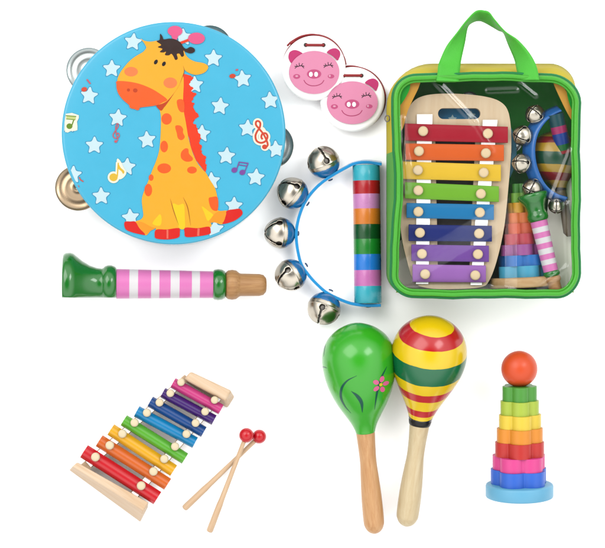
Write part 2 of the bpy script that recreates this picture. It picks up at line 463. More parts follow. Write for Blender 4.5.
    G.poly(E([(104, 140), (200, 143), (300, 163), (400, 203), (470, 245), (538, 298), (500, 322), (455, 345), (390, 357), (305, 368), (297, 385), (278, 391), (255, 381), (235, 378), (215, 368), (207, 345), (160, 305), (120, 255), (102, 205), (100, 170)]), orange, 3)
    G.ell(*A([(130, 257)])[0], 6.8, 4.8, cheek); G.ell(*A([(325, 312)])[0], 6.8, 5.4, cheek)
    G.stroke(A([(388, 225), (394, 246), (390, 268), (372, 315)]), .6, line, taper=True)
    G.poly(A([(330, 66), (363, 66), (357, 95), (338, 95)]), pink, 2)
    G.stroke(A([(425, 93), (375, 112)]), 2.6, mane_c, 0)
    G.up()
    G.ell(*A([(348, 52)])[0], 7.4, 5.3, pink); G.ell(*A([(455, 88)])[0], 8.4, 5.8, pink)
    G.ell(*A([(117, 349)])[0], 1.6, 1.6, rust); G.ell(*A([(151, 351)])[0], 2.3, 2.1, rust)
    G.ell(*A([(253, 208)])[0], 1.7, 2.6, black_p, 30); G.ell(*A([(293, 217)])[0], 1.7, 2.5, black_p, 30)
    hair = A([(274, 66), (286, 80), (292, 94), (320, 90), (350, 94), (376, 110), (390, 132), (405, 141), (425, 131), (445, 140), (446, 155), (426, 164), (402, 157), (390, 150), (393, 174), (381, 181), (371, 166), (357, 168), (362, 190), (350, 197), (341, 180),
              (330, 166), (318, 174), (298, 172), (304, 156), (290, 160), (272, 157), (286, 142), (262, 133), (280, 122), (256, 104), (272, 96)])
    G.up(); G.poly(hair, brown, 3)
    G.mb.build('giraffe_print', skin)
tambourine()

# ------------------------------------------------------------------ castanets
def castanet(label, cx, cy, z0, tilt):
    axis = Vector((1, 1, 0)).normalized()           # lifts the lower right edge for a positive tilt
    M = Matrix.Translation(W(cx, cy, z0)) @ Matrix.Rotation(tilt, 4, axis)
    t = thing('castanet', label, 'castanet', W(cx, cy, 0), 'pair of pig faced castanets')
    red = paint('cord_red', 158, 30, 36, .5); redshell = paint('castanet_red', 150, 42, 44, .3)
    K = (D-z0-12)/D
    prof = [(0, 0), (0, 27), (.7, 30), (2.2, 31.9), (4, 32.4), (5.6, 31.6), (6.8, 29.4), (7.4, 26), (7.5, 0)]
    MB().lathe([(a, b*K) for a, b in prof], redshell, M @ Matrix.Translation((1.3, 1.3, 0)), 96).build('shell', t)['label'] = 'dark red back shell'
    MB().lathe([(a, b*K) for a, b in prof], white_p, M @ Matrix.Translation((-.3, -.3, 7.6)), 96).build('shell', t)['label'] = 'white front shell'
    zt = 15.1
    u = lambda x, y: ((x-332)/7.5625*K, (282-y)/7.5625*K)
    # cord through two holes and round the hinge
    c = MB()
    pts = [u(262, 107), u(398, 107)]
    c.tube([(pts[0][0], pts[0][1], zt+.3), (pts[0][0]+2, pts[0][1], zt+1.1), (pts[1][0]-2, pts[1][1], zt+1.1), (pts[1][0], pts[1][1], zt+.3)], 1.35, red, 10, M=M)
    hp = [u(130, 122), u(165, 88), u(235, 50), u(320, 36), u(400, 52), u(470, 90), u(530, 150), u(566, 210), u(580, 262)]
    c.tube(spline([(p[0], p[1]+.6, 8.5 if i else 7) for i, p in enumerate(hp)], 6), 1.0, red, 8, M=M)
    c.tube([(u(150, 100)[0], u(150, 100)[1], 8.4), (u(172, 84)[0], u(172, 84)[1], 9.6), (u(188, 84)[0], u(188, 84)[1], 8.6)], 1.7, red, 8, M=M)
    c.build('cord', t)
    h = MB()
    for p in pts: h.lathe([(zt-.5, 2.2), (zt+.35, 2.0), (zt+.35, 0)], dark_gap, M @ Matrix.Translation((p[0], p[1], 0)), 20)
    h.build('cord_hole', t)
    pinkf = paint('pig_pink', 240, 150, 186, .38, var=.03); dpink = paint('pig_deep_pink', 206, 52, 118, .35)
    for L in ([(130, 195), (140, 160), (175, 145), (215, 155), (238, 178), (195, 210), (156, 242), (138, 225)], [(424, 162), (450, 138), (490, 130), (520, 150), (526, 180), (516, 208), (505, 222), (478, 198), (450, 178)]):
        MB().prism([spline([Vector(u(*p)) for p in L], 5, True)], zt-.1, zt+1.2, dpink, M).build('ear', t, bevel=.4)
    f = MB(); n = 80
    rx, ry = 25.4*K, 21.6*K; fx, fy = u(328, 311)
    f.prism([[(fx+rx*math.cos(2*PI*i/n), fy+ry*(math.sin(2*PI*i/n)*(1 if math.sin(2*PI*i/n) < 0 else .98))) for i in range(n)]], zt-.1, zt+2.2, pinkf, M)
    fp = f.build('face_plate', t, bevel=.9)
    P = Print(u, M, zt+2.27, .05)
    mid = paint('pig_mid_pink', 208, 84, 134, .4); lid = paint('pig_blush_light', 240, 170, 196, .4); lash = paint('pig_lash', 40, 22, 34, .4)
    P.ell(326, 324, 55, 35, mid); P.ell(193, 343, 27, 18, mid); P.ell(456, 341, 25, 16, mid)
    P.stroke([(248, 370), (265, 394), (300, 411), (345, 411), (383, 396), (403, 370)], 6, paint('pig_smile', 186, 60, 110, .4))
    for ex, ey in ((212, 264), (433, 258)):
        P.stroke([(ex-36, ey+2), (ex-12, ey+4), (ex+8, ey-2), (ex+38, ey+2)], 6, lash)
        for a, b in (((-24, -12), (-14, 2)), ((-2, -24), (0, 0)), ((26, -20), (12, 0)), ((-34, 18), (-18, 4)), ((36, 16), (22, 2))):
            P.stroke([(ex+a[0], ey+a[1]), (ex+b[0], ey+b[1])], 5, lash, 0)
    P.up(); P.ell(301, 326, 14, 18, white_p); P.ell(341, 326, 14, 18, white_p); P.ell(193, 340, 11, 7, lid); P.ell(446, 338, 8, 9, lid)
    P.mb.build('face_print', fp)
castanet('lower white castanet with a smiling pink pig face, tucked under its twin', 352.4, 100, 0, 0)
castanet('upper white castanet with a smiling pink pig face, tilted on top of its twin', 312.0, 67.2, 9.3, math.radians(13.5))

# ------------------------------------------------------------------ jingle band on the table
def jingle_band():
    t = thing('jingle_band', 'hand jingle with five silver bells on a blue arc and a striped wooden handle', 'jingle bells', W(350, 235, 0))
    names = [('band_cyan', 66, 196, 214), ('band_red', 196, 22, 34), ('band_pink', 226, 150, 210), ('band_orange', 240, 138, 40), ('band_dark_green', 6, 86, 34), ('band_green', 24, 146, 44), ('band_blue', 34, 138, 238), ('band_rose', 226, 128, 202), ('band_cyan2', 62, 194, 214)]
    ys = [35, 88, 133, 183, 236, 286, 338, 392, 446, 505]
    p0 = W(366.2, 165.2, 15); p1 = W(368, 303.2, 15)
    L = (p1-p0).length; M = frame(p0, p1-p0)
    R = 13.6
    mb = MB(); prof = [(0, 0), (0, R-.8), (.8, R)]; edges = [(y-35)/470*L for y in ys]
    for e in edges[1:-1]: prof += [(e-.35, R), (e, R-.12), (e+.35, R)]
    prof += [(L-.8, R), (L, R-.8), (L, 0)]
    cm = [paint(*n, rough=.28, coat=.2) for n in names]
    mb.lathe(prof, None, M, 64, bandmat=lambda x: cm[max(0, min(8, sum(1 for e in edges[1:-1] if x > e)))])
    mb.build('handle', t, angle=50)
    blue = paint('band_strap_blue', 36, 160, 228, .25, coat=.3)
    path = [(381, 164.2), (366, 162.4), (354, 164), (345, 168.4), (328, 178.6), (315.2, 189.3), (304.3, 203.9), (297.9, 222.1), (296.4, 240), (300.6, 262.4), (308, 274.2), (317, 284.3), (328, 293.4), (344.5, 301.2), (356, 304.2), (368, 305.2), (380, 305)]
    c2 = [W(x, y, 0) for x, y in path]; c2 = spline([(p.x, p.y, 0) for p in c2], 6)
    zc, hh, th = 15, 9.5, 1.5
    v, f = [], []; n = len(c2)
    for i in range(n):
        d = (c2[min(i+1, n-1)]-c2[max(i-1, 0)]).normalized(); nn = Vector((-d.y, d.x, 0))
        k = 1.0 - .25*math.sin(PI*i/(n-1))
        lean = 1.4*max(0, 1-i/(n*.32))       # the strap leans open near the top of the handle
        for a, b in ((-1, -1), (1, -1), (1, 1), (-1, 1)):
            v.append(c2[i] + nn*(a*th + (lean if b > 0 else -lean)) + Vector((0, 0, zc + b*hh*k)))
    for i in range(n-1):
        for k in range(4):
            l = (k+1) % 4
            f.append((i*4+k, (i+1)*4+k, (i+1)*4+l, i*4+l))
    f += [(0, 1, 2, 3), tuple((n-1)*4+k for k in (3, 2, 1, 0))]
    s = MB().add(v, f, blue).build('strap', t, bevel=.5)
    cen = Vector((W(352, 235).x, W(352, 235).y))
    for i, (x, y, r, roll) in enumerate(((323.5, 162, 16.2, .2), (292.4, 193, 16, .55), (279.8, 233, 15.6, .75), (290.6, 275.2, 16, .4), (324, 308.6, 16.6, .15))):
        c = W(x, y, 16.5); o = Vector((c.x-cen.x, c.y-cen.y, 0)).normalized()
        add_bell(t, c, (o + Vector((0, 0, .28))).normalized(), r, roll, bell_reflection)
        # rivet holding the bell through the strap
        inn = Vector((c.x, c.y, 15)) - o*(r+2.0)
        MB().lathe([(0, 0), (.2, 2.6), (1.4, 2.2), (2, 0)], paint('rivet_blue', 20, 70, 120, .3), frame(inn, -o), 18).build('rivet', t)
    MB().lathe([(0, 0), (.1, 4), (1.6, 3.2), (2.2, 0)], nickel, frame(p1+(p1-p0).normalized()*2.6, p1-p0), 20).build('end_screw', t)
jingle_band()

# ------------------------------------------------------------------ whistle (horn)
def whistle(label, loc, A, Bp, prof_bell, Lb, stripes, rb0, rb1, sc, clamp=None, wang=0):
    t = thing('toy_horn', label, 'whistle', loc)
    d = Bp-A; M = frame(A, d, (0, 0, 1))
    green = paint('horn_green', 14, 124, 30, .12, coat=.6, var=.03)
    pk = paint('horn_pink', 238, 132, 200, .32); wh = paint('horn_white', 240, 236, 238, .32)
    wd = wood('horn_wood', rgb(206, 156, 98), rgb(176, 122, 68), wang)
    cl = None
    if clamp is not None:
        def cl(p):
            # p.y is the sideways axis of the lathe frame
            if p.y > clamp: p.y = clamp + (p.y-clamp)*.03
            return p
    MB().lathe(prof_bell, green, M, 72, clampf=cl).build('horn_bell', t, angle=70)
    L0 = Lb; tot = stripes[-1]
    prof = []
    r = lambda x: rb0 + (rb1-rb0)*(x-L0)/(tot-L0)
    es = [L0] + list(stripes)
    for i, e in enumerate(es):
        prof += [(e, r(e))]
    dense = []
    for i in range(len(es)-1):
        dense += [(es[i], r(es[i])), (0.5*(es[i]+es[i+1]), r(.5*(es[i]+es[i+1])))]
    dense += [(tot, r(tot)), (tot, 0)]
    MB().lathe(dense, None, M, 56, bandmat=lambda x: pk if sum(1 for e in es[1:] if x > e) % 2 == 0 else wh).build('striped_tube', t)
    k = sc
    rg = [(tot-.2, rb1*.8), (tot, rb1*1.02), (tot+1.6*k, rb1+1.7*k), (tot+5*k, rb1+2.4*k), (tot+9*k, rb1+1.9*k), (tot+12*k, rb1+.2*k), (tot+13*k, rb1*.8), (tot+13*k, 0)]
    MB().lathe(rg, green, M, 56).build('ring', t, angle=70)
    q = tot+13*k
    mp = [(q-.5, 0), (q-.5, rb1*.75), (q, rb1-.6*k), (q+2*k, rb1+1.0*k), (q+6*k, rb1+1.7*k), (q+10*k, rb1+1.0*k), (q+13*k, rb1-1.4*k), (q+14.5*k, rb1-2.0*k), (q+33*k, rb1-2.2*k), (q+37*k, rb1-3.2*k), (q+39.5*k, rb1-6*k), (q+40*k, rb1-8*k), (q+40*k, 0)]
    MB().lathe(mp, wd, M, 56).build('mouthpiece', t, angle=60)
A0 = W(63, 283.4, 31); B0 = W(263.5, 285.0, 16)
bell_prof = [(10, 0), (6, 12), (3, 22), (.6, 27), (0, 28.6), (.6, 29.8), (3, 30.6), (7, 30.8), (10, 29.8), (13, 27.4), (19, 22.3), (26, 18.0), (33, 15.6), (38, 15.0), (39.5, 15.8), (41, 17.4), (44, 18.4), (47.5, 18.4), (51, 17.0), (52.6, 15.0), (53, 12), (53, 0)]
whistle('wooden toy horn with green bell and pink and white stripes lying below the tambourine', W(160, 283, 0), A0, B0, bell_prof, 52.6,
        [65.2, 73.7, 86.5, 94.6, 105.6, 114.4, 126.5, 134.4, 147.5], 14.7, 13.2, 1.0, clamp=13.6, wang=0)

# ------------------------------------------------------------------ xylophone on the table
def arch_bar(A, Bq, w, h, th, m, z):
    """arched metal bar: a bent sheet from A to B"""
    A = Vector((A.x, A.y, z)); Bq = Vector((Bq.x, Bq.y, z)); d = (Bq-A); L = d.length
    M = frame(A, d, Vector((0, 0, 1)).cross(d.normalized()))   # local x: across, local y: down/up, local z: along
    n = 14; pr = []
    for i in range(n+1):
        x = -w/2 + w*i/n; s = 2*x/w
        pr.append((x, h*(1-abs(s)**2.2)))
    inn = [(x*.93, y-th) for x, y in pr[::-1]]
    loop = pr + inn
    sgn = 1 if (M @ Vector((0, 1, 0)) - M @ Vector((0, 0, 0))).z > 0 else -1
    loop = [(x, y*sgn) for x, y in loop]
    mb = MB()
    mb.prism([loop], 0, L, m, M)
    return mb
def peg(parent, p, z, r, m, h=5):
    MB().lathe([(z-10, 0), (z-10, r*.45), (z, r*.45), (z, r*.96), (z+.6, r), (z+h*.7, r), (z+h*.9, r*.85), (z+h, r*.5), (z+h, 0)], m, Matrix.Translation((p.x, p.y, 0)), 28).build('peg', parent, angle=50)
XC = [('bar_red', 222, 30, 42), ('bar_orange', 232, 112, 40), ('bar_yellow', 252, 186, 34), ('bar_green', 98, 188, 50), ('bar_sky_blue', 12, 140, 200), ('bar_blue', 24, 78, 148), ('bar_violet', 72, 32, 122), ('bar_pink', 220, 66, 140)]
def table_xylophone():
    t = thing('xylophone', 'small eight bar rainbow xylophone lying on the table beside two red mallets', 'xylophone', W(150, 445, 0))
    wd = wood('xylo_wood', rgb(250, 222, 190), rgb(232, 194, 152), -33, .55, along=14, across=260)
    wr = wood('rail_wood', rgb(240, 210, 176), rgb(220, 182, 140), 45, .55)
    pegm = paint('peg_cream', 246, 228, 190, .5)
    Z = 22
    def block(top, bot, z0=0, z1=26):
        n = len(top); mb = MB()
        v = [W(x, y, z1) for x, y in top] + [W(x, y, z0) for x, y in bot]
        f = [tuple(range(n))[::-1], tuple(range(n, 2*n))]
        for i in range(n):
            j = (i+1) % n; f.append((i, j, n+j, n+i))
        mb.add(v, f, wd); return mb
    # end blocks: chamfered towards the near side
    block([(77.2, 462.4), (148.4, 502.6), (143.4, 511.2), (72.4, 466.6)], [(77.4, 463), (148.2, 506.5), (140.2, 522.4), (69, 470.2)]).build('end_block', t, bevel=1.0)
    block([(190.6, 371.4), (231.6, 390.4), (225.6, 401), (184, 379)], [(191, 372), (235.2, 396.5), (227.6, 408.8), (183, 380.5)], 0, 25).build('end_block', t, bevel=2.2)
    # rails and felt under the pegs
    lp = [(95.3, 457.3), (109.6, 445.6), (122.3, 434), (134.4, 422.9), (146.8, 413), (159.4, 402.7), (170.2, 393.4), (180.9, 382.4)]
    rp = [(141, 486), (153.3, 471.7), (164.2, 459.2), (175, 446.7), (186.4, 434.2), (195.5, 423.2), (205, 411.8), (214.5, 400.2)]
    for L, e0, e1 in ((lp, (86, 466.5), (187.5, 377)), (rp, (132, 497.5), (222, 393.5))):
        a, b = W(*e0, 0), W(*e1, 0); d = (b-a).normalized(); nn = Vector((-d.y, d.x, 0))
        lo = [a+nn*4.6, a-nn*4.6, b-nn*3.6, b+nn*3.6]
        MB().prism([[(p.x, p.y) for p in lo]], 6, 16.5, wr).build('rail', t, bevel=.5)
        lo = [a+d*6+nn*3.6, a+d*6-nn*3.6, b-d*4-nn*2.8, b-d*4+nn*2.8]
        MB().prism([[(p.x, p.y) for p in lo]], 16.5, 19.6, white_felt).build('felt_strip', t, bevel=.4)
    ends = [((83.8, 451.5), (157.2, 498.5)), ((99, 441), (167.5, 484.6)), ((110.6, 429.8), (173.5, 471)), ((123.6, 420.5), (184.9, 458.9)), ((136.5, 411.6), (195, 443)), ((150, 401.7), (203.7, 432.3)), ((162.7, 392.8), (214, 420.4)), ((172.8, 383), (221, 409.8))]
    for i, ((a, b), c) in enumerate(zip(ends, XC)):
        w = (14.4, 12.9, 12.5, 12.0, 11.9, 11.4, 10.7, 10.9)[i]
        m = paint(*c, rough=.26, coat=.12, spec=.3, var=.06)
        bar = arch_bar(W(*a, Z), W(*b, Z), w, 5.4, 1.1, m, 19.7).build('bar', t, angle=50)
        bar['label'] = c[0].replace('bar_', '').replace('_', ' ') + ' metal bar'
        for p in (lp[i], rp[i]): peg(bar, W(*p, Z+6), 23.6, 4.3 - i*.08, pegm, 5)
table_xylophone()

# ------------------------------------------------------------------ mallets
def mallet(label, head, hz, tail, tz, r):
    t = thing('mallet', label, 'mallet', W(*head, 0), 'pair of red xylophone mallets')
    h = W(*head, hz); e = W(*tail, tz); d = e-h; L = d.length
    ang = math.degrees(math.atan2(d.y, d.x))
    wd = wood('mallet_wood_%d' % int(ang), rgb(244, 210, 172), rgb(228, 186, 142), ang, .5, across=500)
    M = frame(h, d)
    MB().lathe([(1, 0), (1, 2.1), (L*.35, 2.3), (L*.66, 2.7), (L*.72, 3.1), (L-2, 3.3), (L-.6, 2.8), (L, 1.4), (L, 0)], wd, M, 24).build('stick', t, angle=50)
    MB().lathe([(-r*math.cos(a), r*math.sin(a)) for a in (PI*k/28 for k in range(29))], paint('mallet_red', 222, 16, 36, .25, coat=.2), M, 40).build('mallet_head', t)
mallet('red headed wooden mallet lying underneath the other one', (259.3, 436.6), 7.2, (183.8, 509.0), 3.4, 7.0)
mallet('red headed wooden mallet crossing on top of the other one', (246.4, 435.3), 15.5, (209.2, 532.2), 3.4, 7.3)

# ------------------------------------------------------------------ maracas
def profile_fn(keys):
    pts = spline([Vector(k) for k in keys], 8)
    def r(t):
        for i in range(len(pts)-1):
            if pts[i].x <= t <= pts[i+1].x:
                k = (t-pts[i].x)/max(1e-6, pts[i+1].x-pts[i].x)
                return pts[i].y+(pts[i+1].y-pts[i].y)*k
        return 0
    return pts, r
def green_maraca():
    t = thing('maraca', 'green maraca painted with a pink flower and dark grass blades', 'maraca', W(364, 430, 0), 'maracas')
    top, end = W(355.2, 323.2, 37.5+8), W(375, 533.8, 11)
    M = frame(top, end-top, (1, 0, 0)); L = (end-top).length
    keys = [(0, 0), (1.2, 8), (6, 19), (14, 28.4), (24, 34), (34, 36), (46, 35.6), (58, 33.5), (70, 29.5), (82, 23.8), (92, 17.8), (100, 13.2), (106, 10.6), (110, 9.4)]
    pts, r = profile_fn(keys)
    grn = paint('maraca_green', 58, 186, 34, .22, coat=.25, spec=.3, var=.05)
    b = MB().lathe([(p.x, max(0, p.y)) for p in pts] + [(110.3, 8.4), (110.3, 0)], grn, M, 80).build('gourd', t, angle=60)
    hd = wood('maraca_wood_tan', rgb(236, 184, 128), rgb(210, 150, 92), -85, .42, along=14, across=330)
    hk = [(109.6, 9.0), (112, 9.2), (125, 8.6), (140, 8.2), (155, 9.0), (172, 9.9), (188, 10.3), (L-12, 10.2), (L-8, 9.4), (L-4.5, 7.8), (L-2, 5.4), (L-.6, 2.8)]
    MB().lathe([(109.6, 0)] + [(p.x, p.y) for p in spline([Vector(k) for k in hk], 5)] + [(L, 0)], hd, M, 48).build('handle', t, angle=50)
    # painted decoration lies on the curved gourd
    v = lambda x, y: (310+x/4.567, 315+y/4.567)
    axis = (end-top).normalized(); side = Vector((1, 0, 0)); side = (side-axis*side.dot(axis)).normalized(); upv = side.cross(axis)
    if upv.z < 0: upv = -upv
    def onto(q, lift):
        p = W(q[0], q[1], 60)
        d = p-top
        tt = d.dot(axis); w = d.dot(side)
        rr = r(max(.5, tt)); w = max(-rr*.995, min(rr*.995, w))
        return top + axis*tt + side*w + upv*(math.sqrt(max(0, rr*rr-w*w))) + (upv*math.sqrt(max(0, 1-(w/rr)**2)) + side*(w/rr))*lift
    def st(mb, L, w, m, lift=.15):
        L = spline([Vector(v(*p)) for p in L], 8); n = len(L); A, B2, C2 = [], [], []
        for i in range(n):
            d = (L[min(i+1, n-1)]-L[max(i-1, 0)]).normalized(); nn = Vector((-d.y, d.x))*w/2*max(.15, math.sin(PI*(i+.4)/(n)))
            A.append(onto(L[i]+nn, lift)); C2.append(onto(L[i], lift)); B2.append(onto(L[i]-nn, lift))
        mb.strip(A, C2, m); mb.strip(C2, B2, m)
    teal = paint('maraca_teal', 10, 92, 74, .2)
    pr = MB()
    st(pr, [(212, 264), (170, 290), (145, 330), (142, 380), (160, 425), (188, 460)], 2.4, teal)
    st(pr, [(188, 342), (215, 365), (235, 400), (240, 452)], 3.8, teal)
    st(pr, [(350, 232), (325, 280), (306, 350), (296, 440)], 2.4, teal)
    st(pr, [(50, 268), (62, 250), (78, 246)], 1.2, teal)
    st(pr, [(90, 100), (70, 150), (62, 200)], .8, teal)
    def petal(cx, cy, rx, ry, rot, m, lift):
        c, s = math.cos(rot), math.sin(rot); n = 14
        ring = []
        for i in range(n):
            a = 2*PI*i/n; x, y = rx*math.cos(a), ry*math.sin(a)
            ring.append(onto(v(cx+x*c-y*s, cy+x*s+y*c), lift))
        V = [onto(v(cx, cy), lift)] + ring
        pr.add(V, [(0, 1+i, 1+(i+1) % n) for i in range(n)], m)
    pkm = paint('maraca_flower', 240, 112, 160, .25); yl = paint('maraca_flower_eye', 240, 214, 40, .25)
    for k in range(5):
        a = -PI/2 + .25 + k*2*PI/5
        petal(321+25*math.cos(a), 314+27*math.sin(a), 15, 11, a, pkm, .22)
    petal(322, 314, 8, 8, 0, yl, .3)
    pr.build('painted_flower', b)
green_maraca()

def band_material(name, axis_o, axis_d, shear, stops, cols, rough=.2):
    """painted bands: constant colour steps along a tilted axis (object space)"""
    m = bpy.data.materials.new(name); m.use_nodes = True; nt = m.node_tree
    b = nt.nodes['Principled BSDF']; b.inputs['Roughness'].default_value = rough; b.inputs['Specular IOR Level'].default_value = .3; b.inputs['Coat Weight'].default_value = .22; b.inputs['Coat Roughness'].default_value = .16
    tc = nt.nodes.new('ShaderNodeTexCoord')
    no = nt.nodes.new('ShaderNodeTexNoise'); no.inputs['Scale'].default_value = 60
    nt.links.new(tc.outputs['Object'], no.inputs['Vector'])
    wob = nt.nodes.new('ShaderNodeMath'); wob.operation = 'MULTIPLY_ADD'; wob.inputs[1].default_value = .0022; wob.inputs[2].default_value = -.0011
    nt.links.new(no.outputs['Fac'], wob.inputs[0])
    sub = nt.nodes.new('ShaderNodeVectorMath'); sub.operation = 'SUBTRACT'; sub.inputs[1].default_value = axis_o
    nt.links.new(tc.outputs['Object'], sub.inputs[0])
    dot = nt.nodes.new('ShaderNodeVectorMath'); dot.operation = 'DOT_PRODUCT'; dot.inputs[1].default_value = shear
    nt.links.new(sub.outputs['Vector'], dot.inputs[0])
    ad = nt.nodes.new('ShaderNodeMath'); ad.operation = 'ADD'
    nt.links.new(dot.outputs['Value'], ad.inputs[0]); nt.links.new(wob.outputs['Value'], ad.inputs[1])
    mr = nt.nodes.new('ShaderNodeMapRange'); mr.inputs['From Min'].default_value = -.12; mr.inputs['From Max'].default_value = .12
    nt.links.new(ad.outputs['Value'], mr.inputs['Value'])
    cr = nt.nodes.new('ShaderNodeValToRGB'); cr.color_ramp.interpolation = 'CONSTANT'
    E = cr.color_ramp.elements
    E[0].position = 0; E[0].color = cols[0]
    E[1].position = (stops[0]*S+.12)/.24; E[1].color = cols[1]
    for s_, c_ in zip(stops[1:], cols[2:]):
        e = E.new((s_*S+.12)/.24); e.color = c_
    nt.links.new(mr.outputs['Result'], cr.inputs['Fac']); nt.links.new(cr.outputs['Color'], b.inputs['Base Color'])
    return m
YEL, RED, GRN, BLK = rgb(255, 216, 18), rgb(206, 24, 30), rgb(8, 116, 70), rgb(24, 24, 28)
def yellow_maraca():
    loc = W(421, 430, 0)
    t = thing('maraca', 'yellow maraca painted with red and green bands above a pale wooden handle', 'maraca', loc, 'maracas')
    top, end = W(434, 316.2, 37.5+14), W(406, 526.6, 11)
    L = (end-top).length; M = frame(top, end-top, (1, 0, 0))
    keys = [(0, 0), (1.2, 9), (6, 20), (14, 29), (24, 34.6), (34, 36.8), (44, 36.8), (56, 34), (68, 28.8), (80, 22.4), (90, 17), (98, 13.4), (104, 11.4), (109, 10.4)]
    pts, r = profile_fn(keys)
    axis = (end-top).normalized(); side = Vector((1, 0, 0)); side = (side-axis*side.dot(axis)).normalized(); upv = side.cross(axis)
    if upv.z < 0: upv = -upv
    kk = -.30                                         # the bands were painted on a slant
    ws = .05
    ys = [118, 187, 270, 350, 393, 425, 464, 491, 510]
    st = []
    for y in ys:
        py = 310 + y/4.567; px = 434 + (py-316)*(-28/210.0)
        # front point of the gourd in that pixel row
        best = min((abs((top+axis*tt+upv*r(tt)).y*1.0 - W(px, py, (top+axis*tt+upv*r(tt)).z).y), tt) for tt in [i*.25 for i in range(2, 440)])
        tt = best[1]; st.append(tt + kk*r(tt))
    shear = axis + upv*kk + side*ws
    bm = band_material('maraca_bands', (top-loc)*S, axis, shear, st, [YEL, RED, YEL, GRN, YEL, RED, YEL, RED, YEL, BLK])
    MB().lathe([(p.x, max(0, p.y)) for p in pts] + [(109.4, 9), (109.4, 0)], bm, M, 80).build('gourd', t, angle=60)
    MB().lathe([(105.2, 10.6), (105.3, 11.35), (107, 11.1), (109.6, 10.5), (110.4, 9.9), (110.4, 0)], black_p, M, 56).build('neck_band', t)
    hd = wood('maraca_wood_pale', rgb(238, 218, 176), rgb(220, 194, 146), -98, .42, along=12, across=280)
    hk = [(110, 9.8), (114, 9.6), (128, 8.7), (142, 8.5), (156, 9.6), (172, 10.7), (188, 11.2), (L-12, 11), (L-8, 10), (L-4.5, 8.2), (L-2, 5.6), (L-.6, 2.8)]
    MB().lathe([(110, 0)] + [(p.x, p.y) for p in spline([Vector(k) for k in hk], 5)] + [(L, 0)], hd, M, 48).build('handle', t, angle=50)
yellow_maraca()

# ------------------------------------------------------------------ stacking tower
def petal_loop(R, n, rot, d=.52, rc=.48, K=14):
    out = []
    for k in range(n*K):
        a = 2*PI*k/(n*K); q = ((a + PI/n) % (2*PI/n)) - PI/n
        rr = d*math.cos(q) + math.sqrt(max(0, rc*rc - (d*math.sin(q))**2))
        out.append((R*rr*math.cos(a+rot), R*rr*math.sin(a+rot)))
    return out
def stacker(label, loc, base, top, tiers, basep, ball=None, n=5, basen=0):
    t = thing('stacking_tower', label, 'stacking toy', loc)
    M = frame(base, top-base, (1, 0, 0))
    h0, hb, Rb, bm = basep
    if basen:
        # round-cornered block of a base
        MB().prism([petal_loop(Rb, basen, PI/2+PI/basen, .42, .60, 24)], 0, hb, bm, M).build('base', t, bevel=2.5)
    else:
        MB().lathe([(0, 0), (0, Rb-1.5), (.5, Rb-.5), (1.5, Rb), (hb-2, Rb), (hb-.6, Rb-.6), (hb, Rb-2), (hb, 0)], bm, M, 72).build('base', t, angle=50)
    z = hb
    for i, (h, R, rot, m) in enumerate(tiers):
        o = MB().prism([petal_loop(R, n, rot)], z+.05, z+h, m, M).build('tier', t, bevel=1.3)
        o['label'] = m.name.replace('tower_', '').replace('_', ' ') + ' flower shaped ring'
        z += h
    if ball:
        r, m = ball
        MB().lathe([(z-1, 0)] + [(z + r - 1 - r*math.cos(a), r*math.sin(a)) for a in (PI*k/32 for k in range(1, 32))] + [(z+2*r-1, 0)], m, M, 56).build('ball', t)
    return t
wd0 = math.radians
def tw(n, r, g, b): return paint('tower_'+n, r, g, b, .42, var=.03, spec=.35)
el = math.radians(5.5)
b0 = W(519.5, 497.2, 34.5)
axis_s = Vector((-.012, math.cos(el), math.sin(el)))
stacker('rainbow stacking tower of flower rings topped by an orange ball, lying right of the maracas', W(519, 450, 0), b0, b0+axis_s*100,
        [(14.6, 28.2, PI/2+.12, tw('blue', 44, 112, 230)), (13.6, 26.4, PI/2+.06, tw('pink', 246, 74, 158)), (14.2, 24.4, -PI/2-.06, tw('red', 216, 44, 36)), (13.6, 23.0, -PI/2, tw('orange', 252, 158, 40)), (13.4, 21.2, -PI/2+.08, tw('yellow', 254, 220, 66)), (13.6, 19.2, -PI/2, tw('lime', 190, 214, 70)), (14.2, 17.2, -PI/2, tw('green', 84, 168, 58))],
        (0, 13.4, 33.2, tw('sky_blue_base', 112, 192, 230)), (17.7, paint('tower_ball_orange', 240, 90, 44, .34, var=.03)), n=5)

# ------------------------------------------------------------------ backpack
def rrect(x0, y0, x1, y1, tl, tr, br, bl, n=10, e=14):
    """closed loop in pixel plan, clockwise on screen from the top left"""
    P = []
    def corner(cx, cy, r, a0):
        for i in range(n+1):
            a = a0 + (PI/2)*i/n; P.append((cx+r*math.cos(a), cy+r*math.sin(a)))
    def edge(a, b):
        for i in range(1, e): P.append((a[0]+(b[0]-a[0])*i/e, a[1]+(b[1]-a[1])*i/e))
    corner(x0+tl, y0+tl, tl, PI); edge((x0+tl, y0), (x1-tr, y0))
    corner(x1-tr, y0+tr, tr, 1.5*PI); edge((x1, y0+tr), (x1, y1-br))
    corner(x1-br, y1-br, br, 0); edge((x1-br, y1), (x0+bl, y1))
    corner(x0+bl, y1-bl, bl, PI/2); edge((x0, y1-bl), (x0, y0+tl))
    return P
def warp(p):
    x, y = p      # the real bag is a little narrower at the top left and sags at the middle of its sides
    k = max(0, min(1, (y-80)/215.0))
    if x < 440: x += (5.4*math.exp(-((y-185)/72)**2) + 1.6*(1-k))*min(1, (440-x)/36)
    x += .5*math.sin(y*.075)+.25*math.sin(y*.19+1); y += .5*math.sin(x*.06)+.3*math.sin(x*.17)
    y += 2.0*math.sin(PI*max(0, min(1, (x-392)/186.0)))*(-1 if y < 180 else .6)
    return x, y
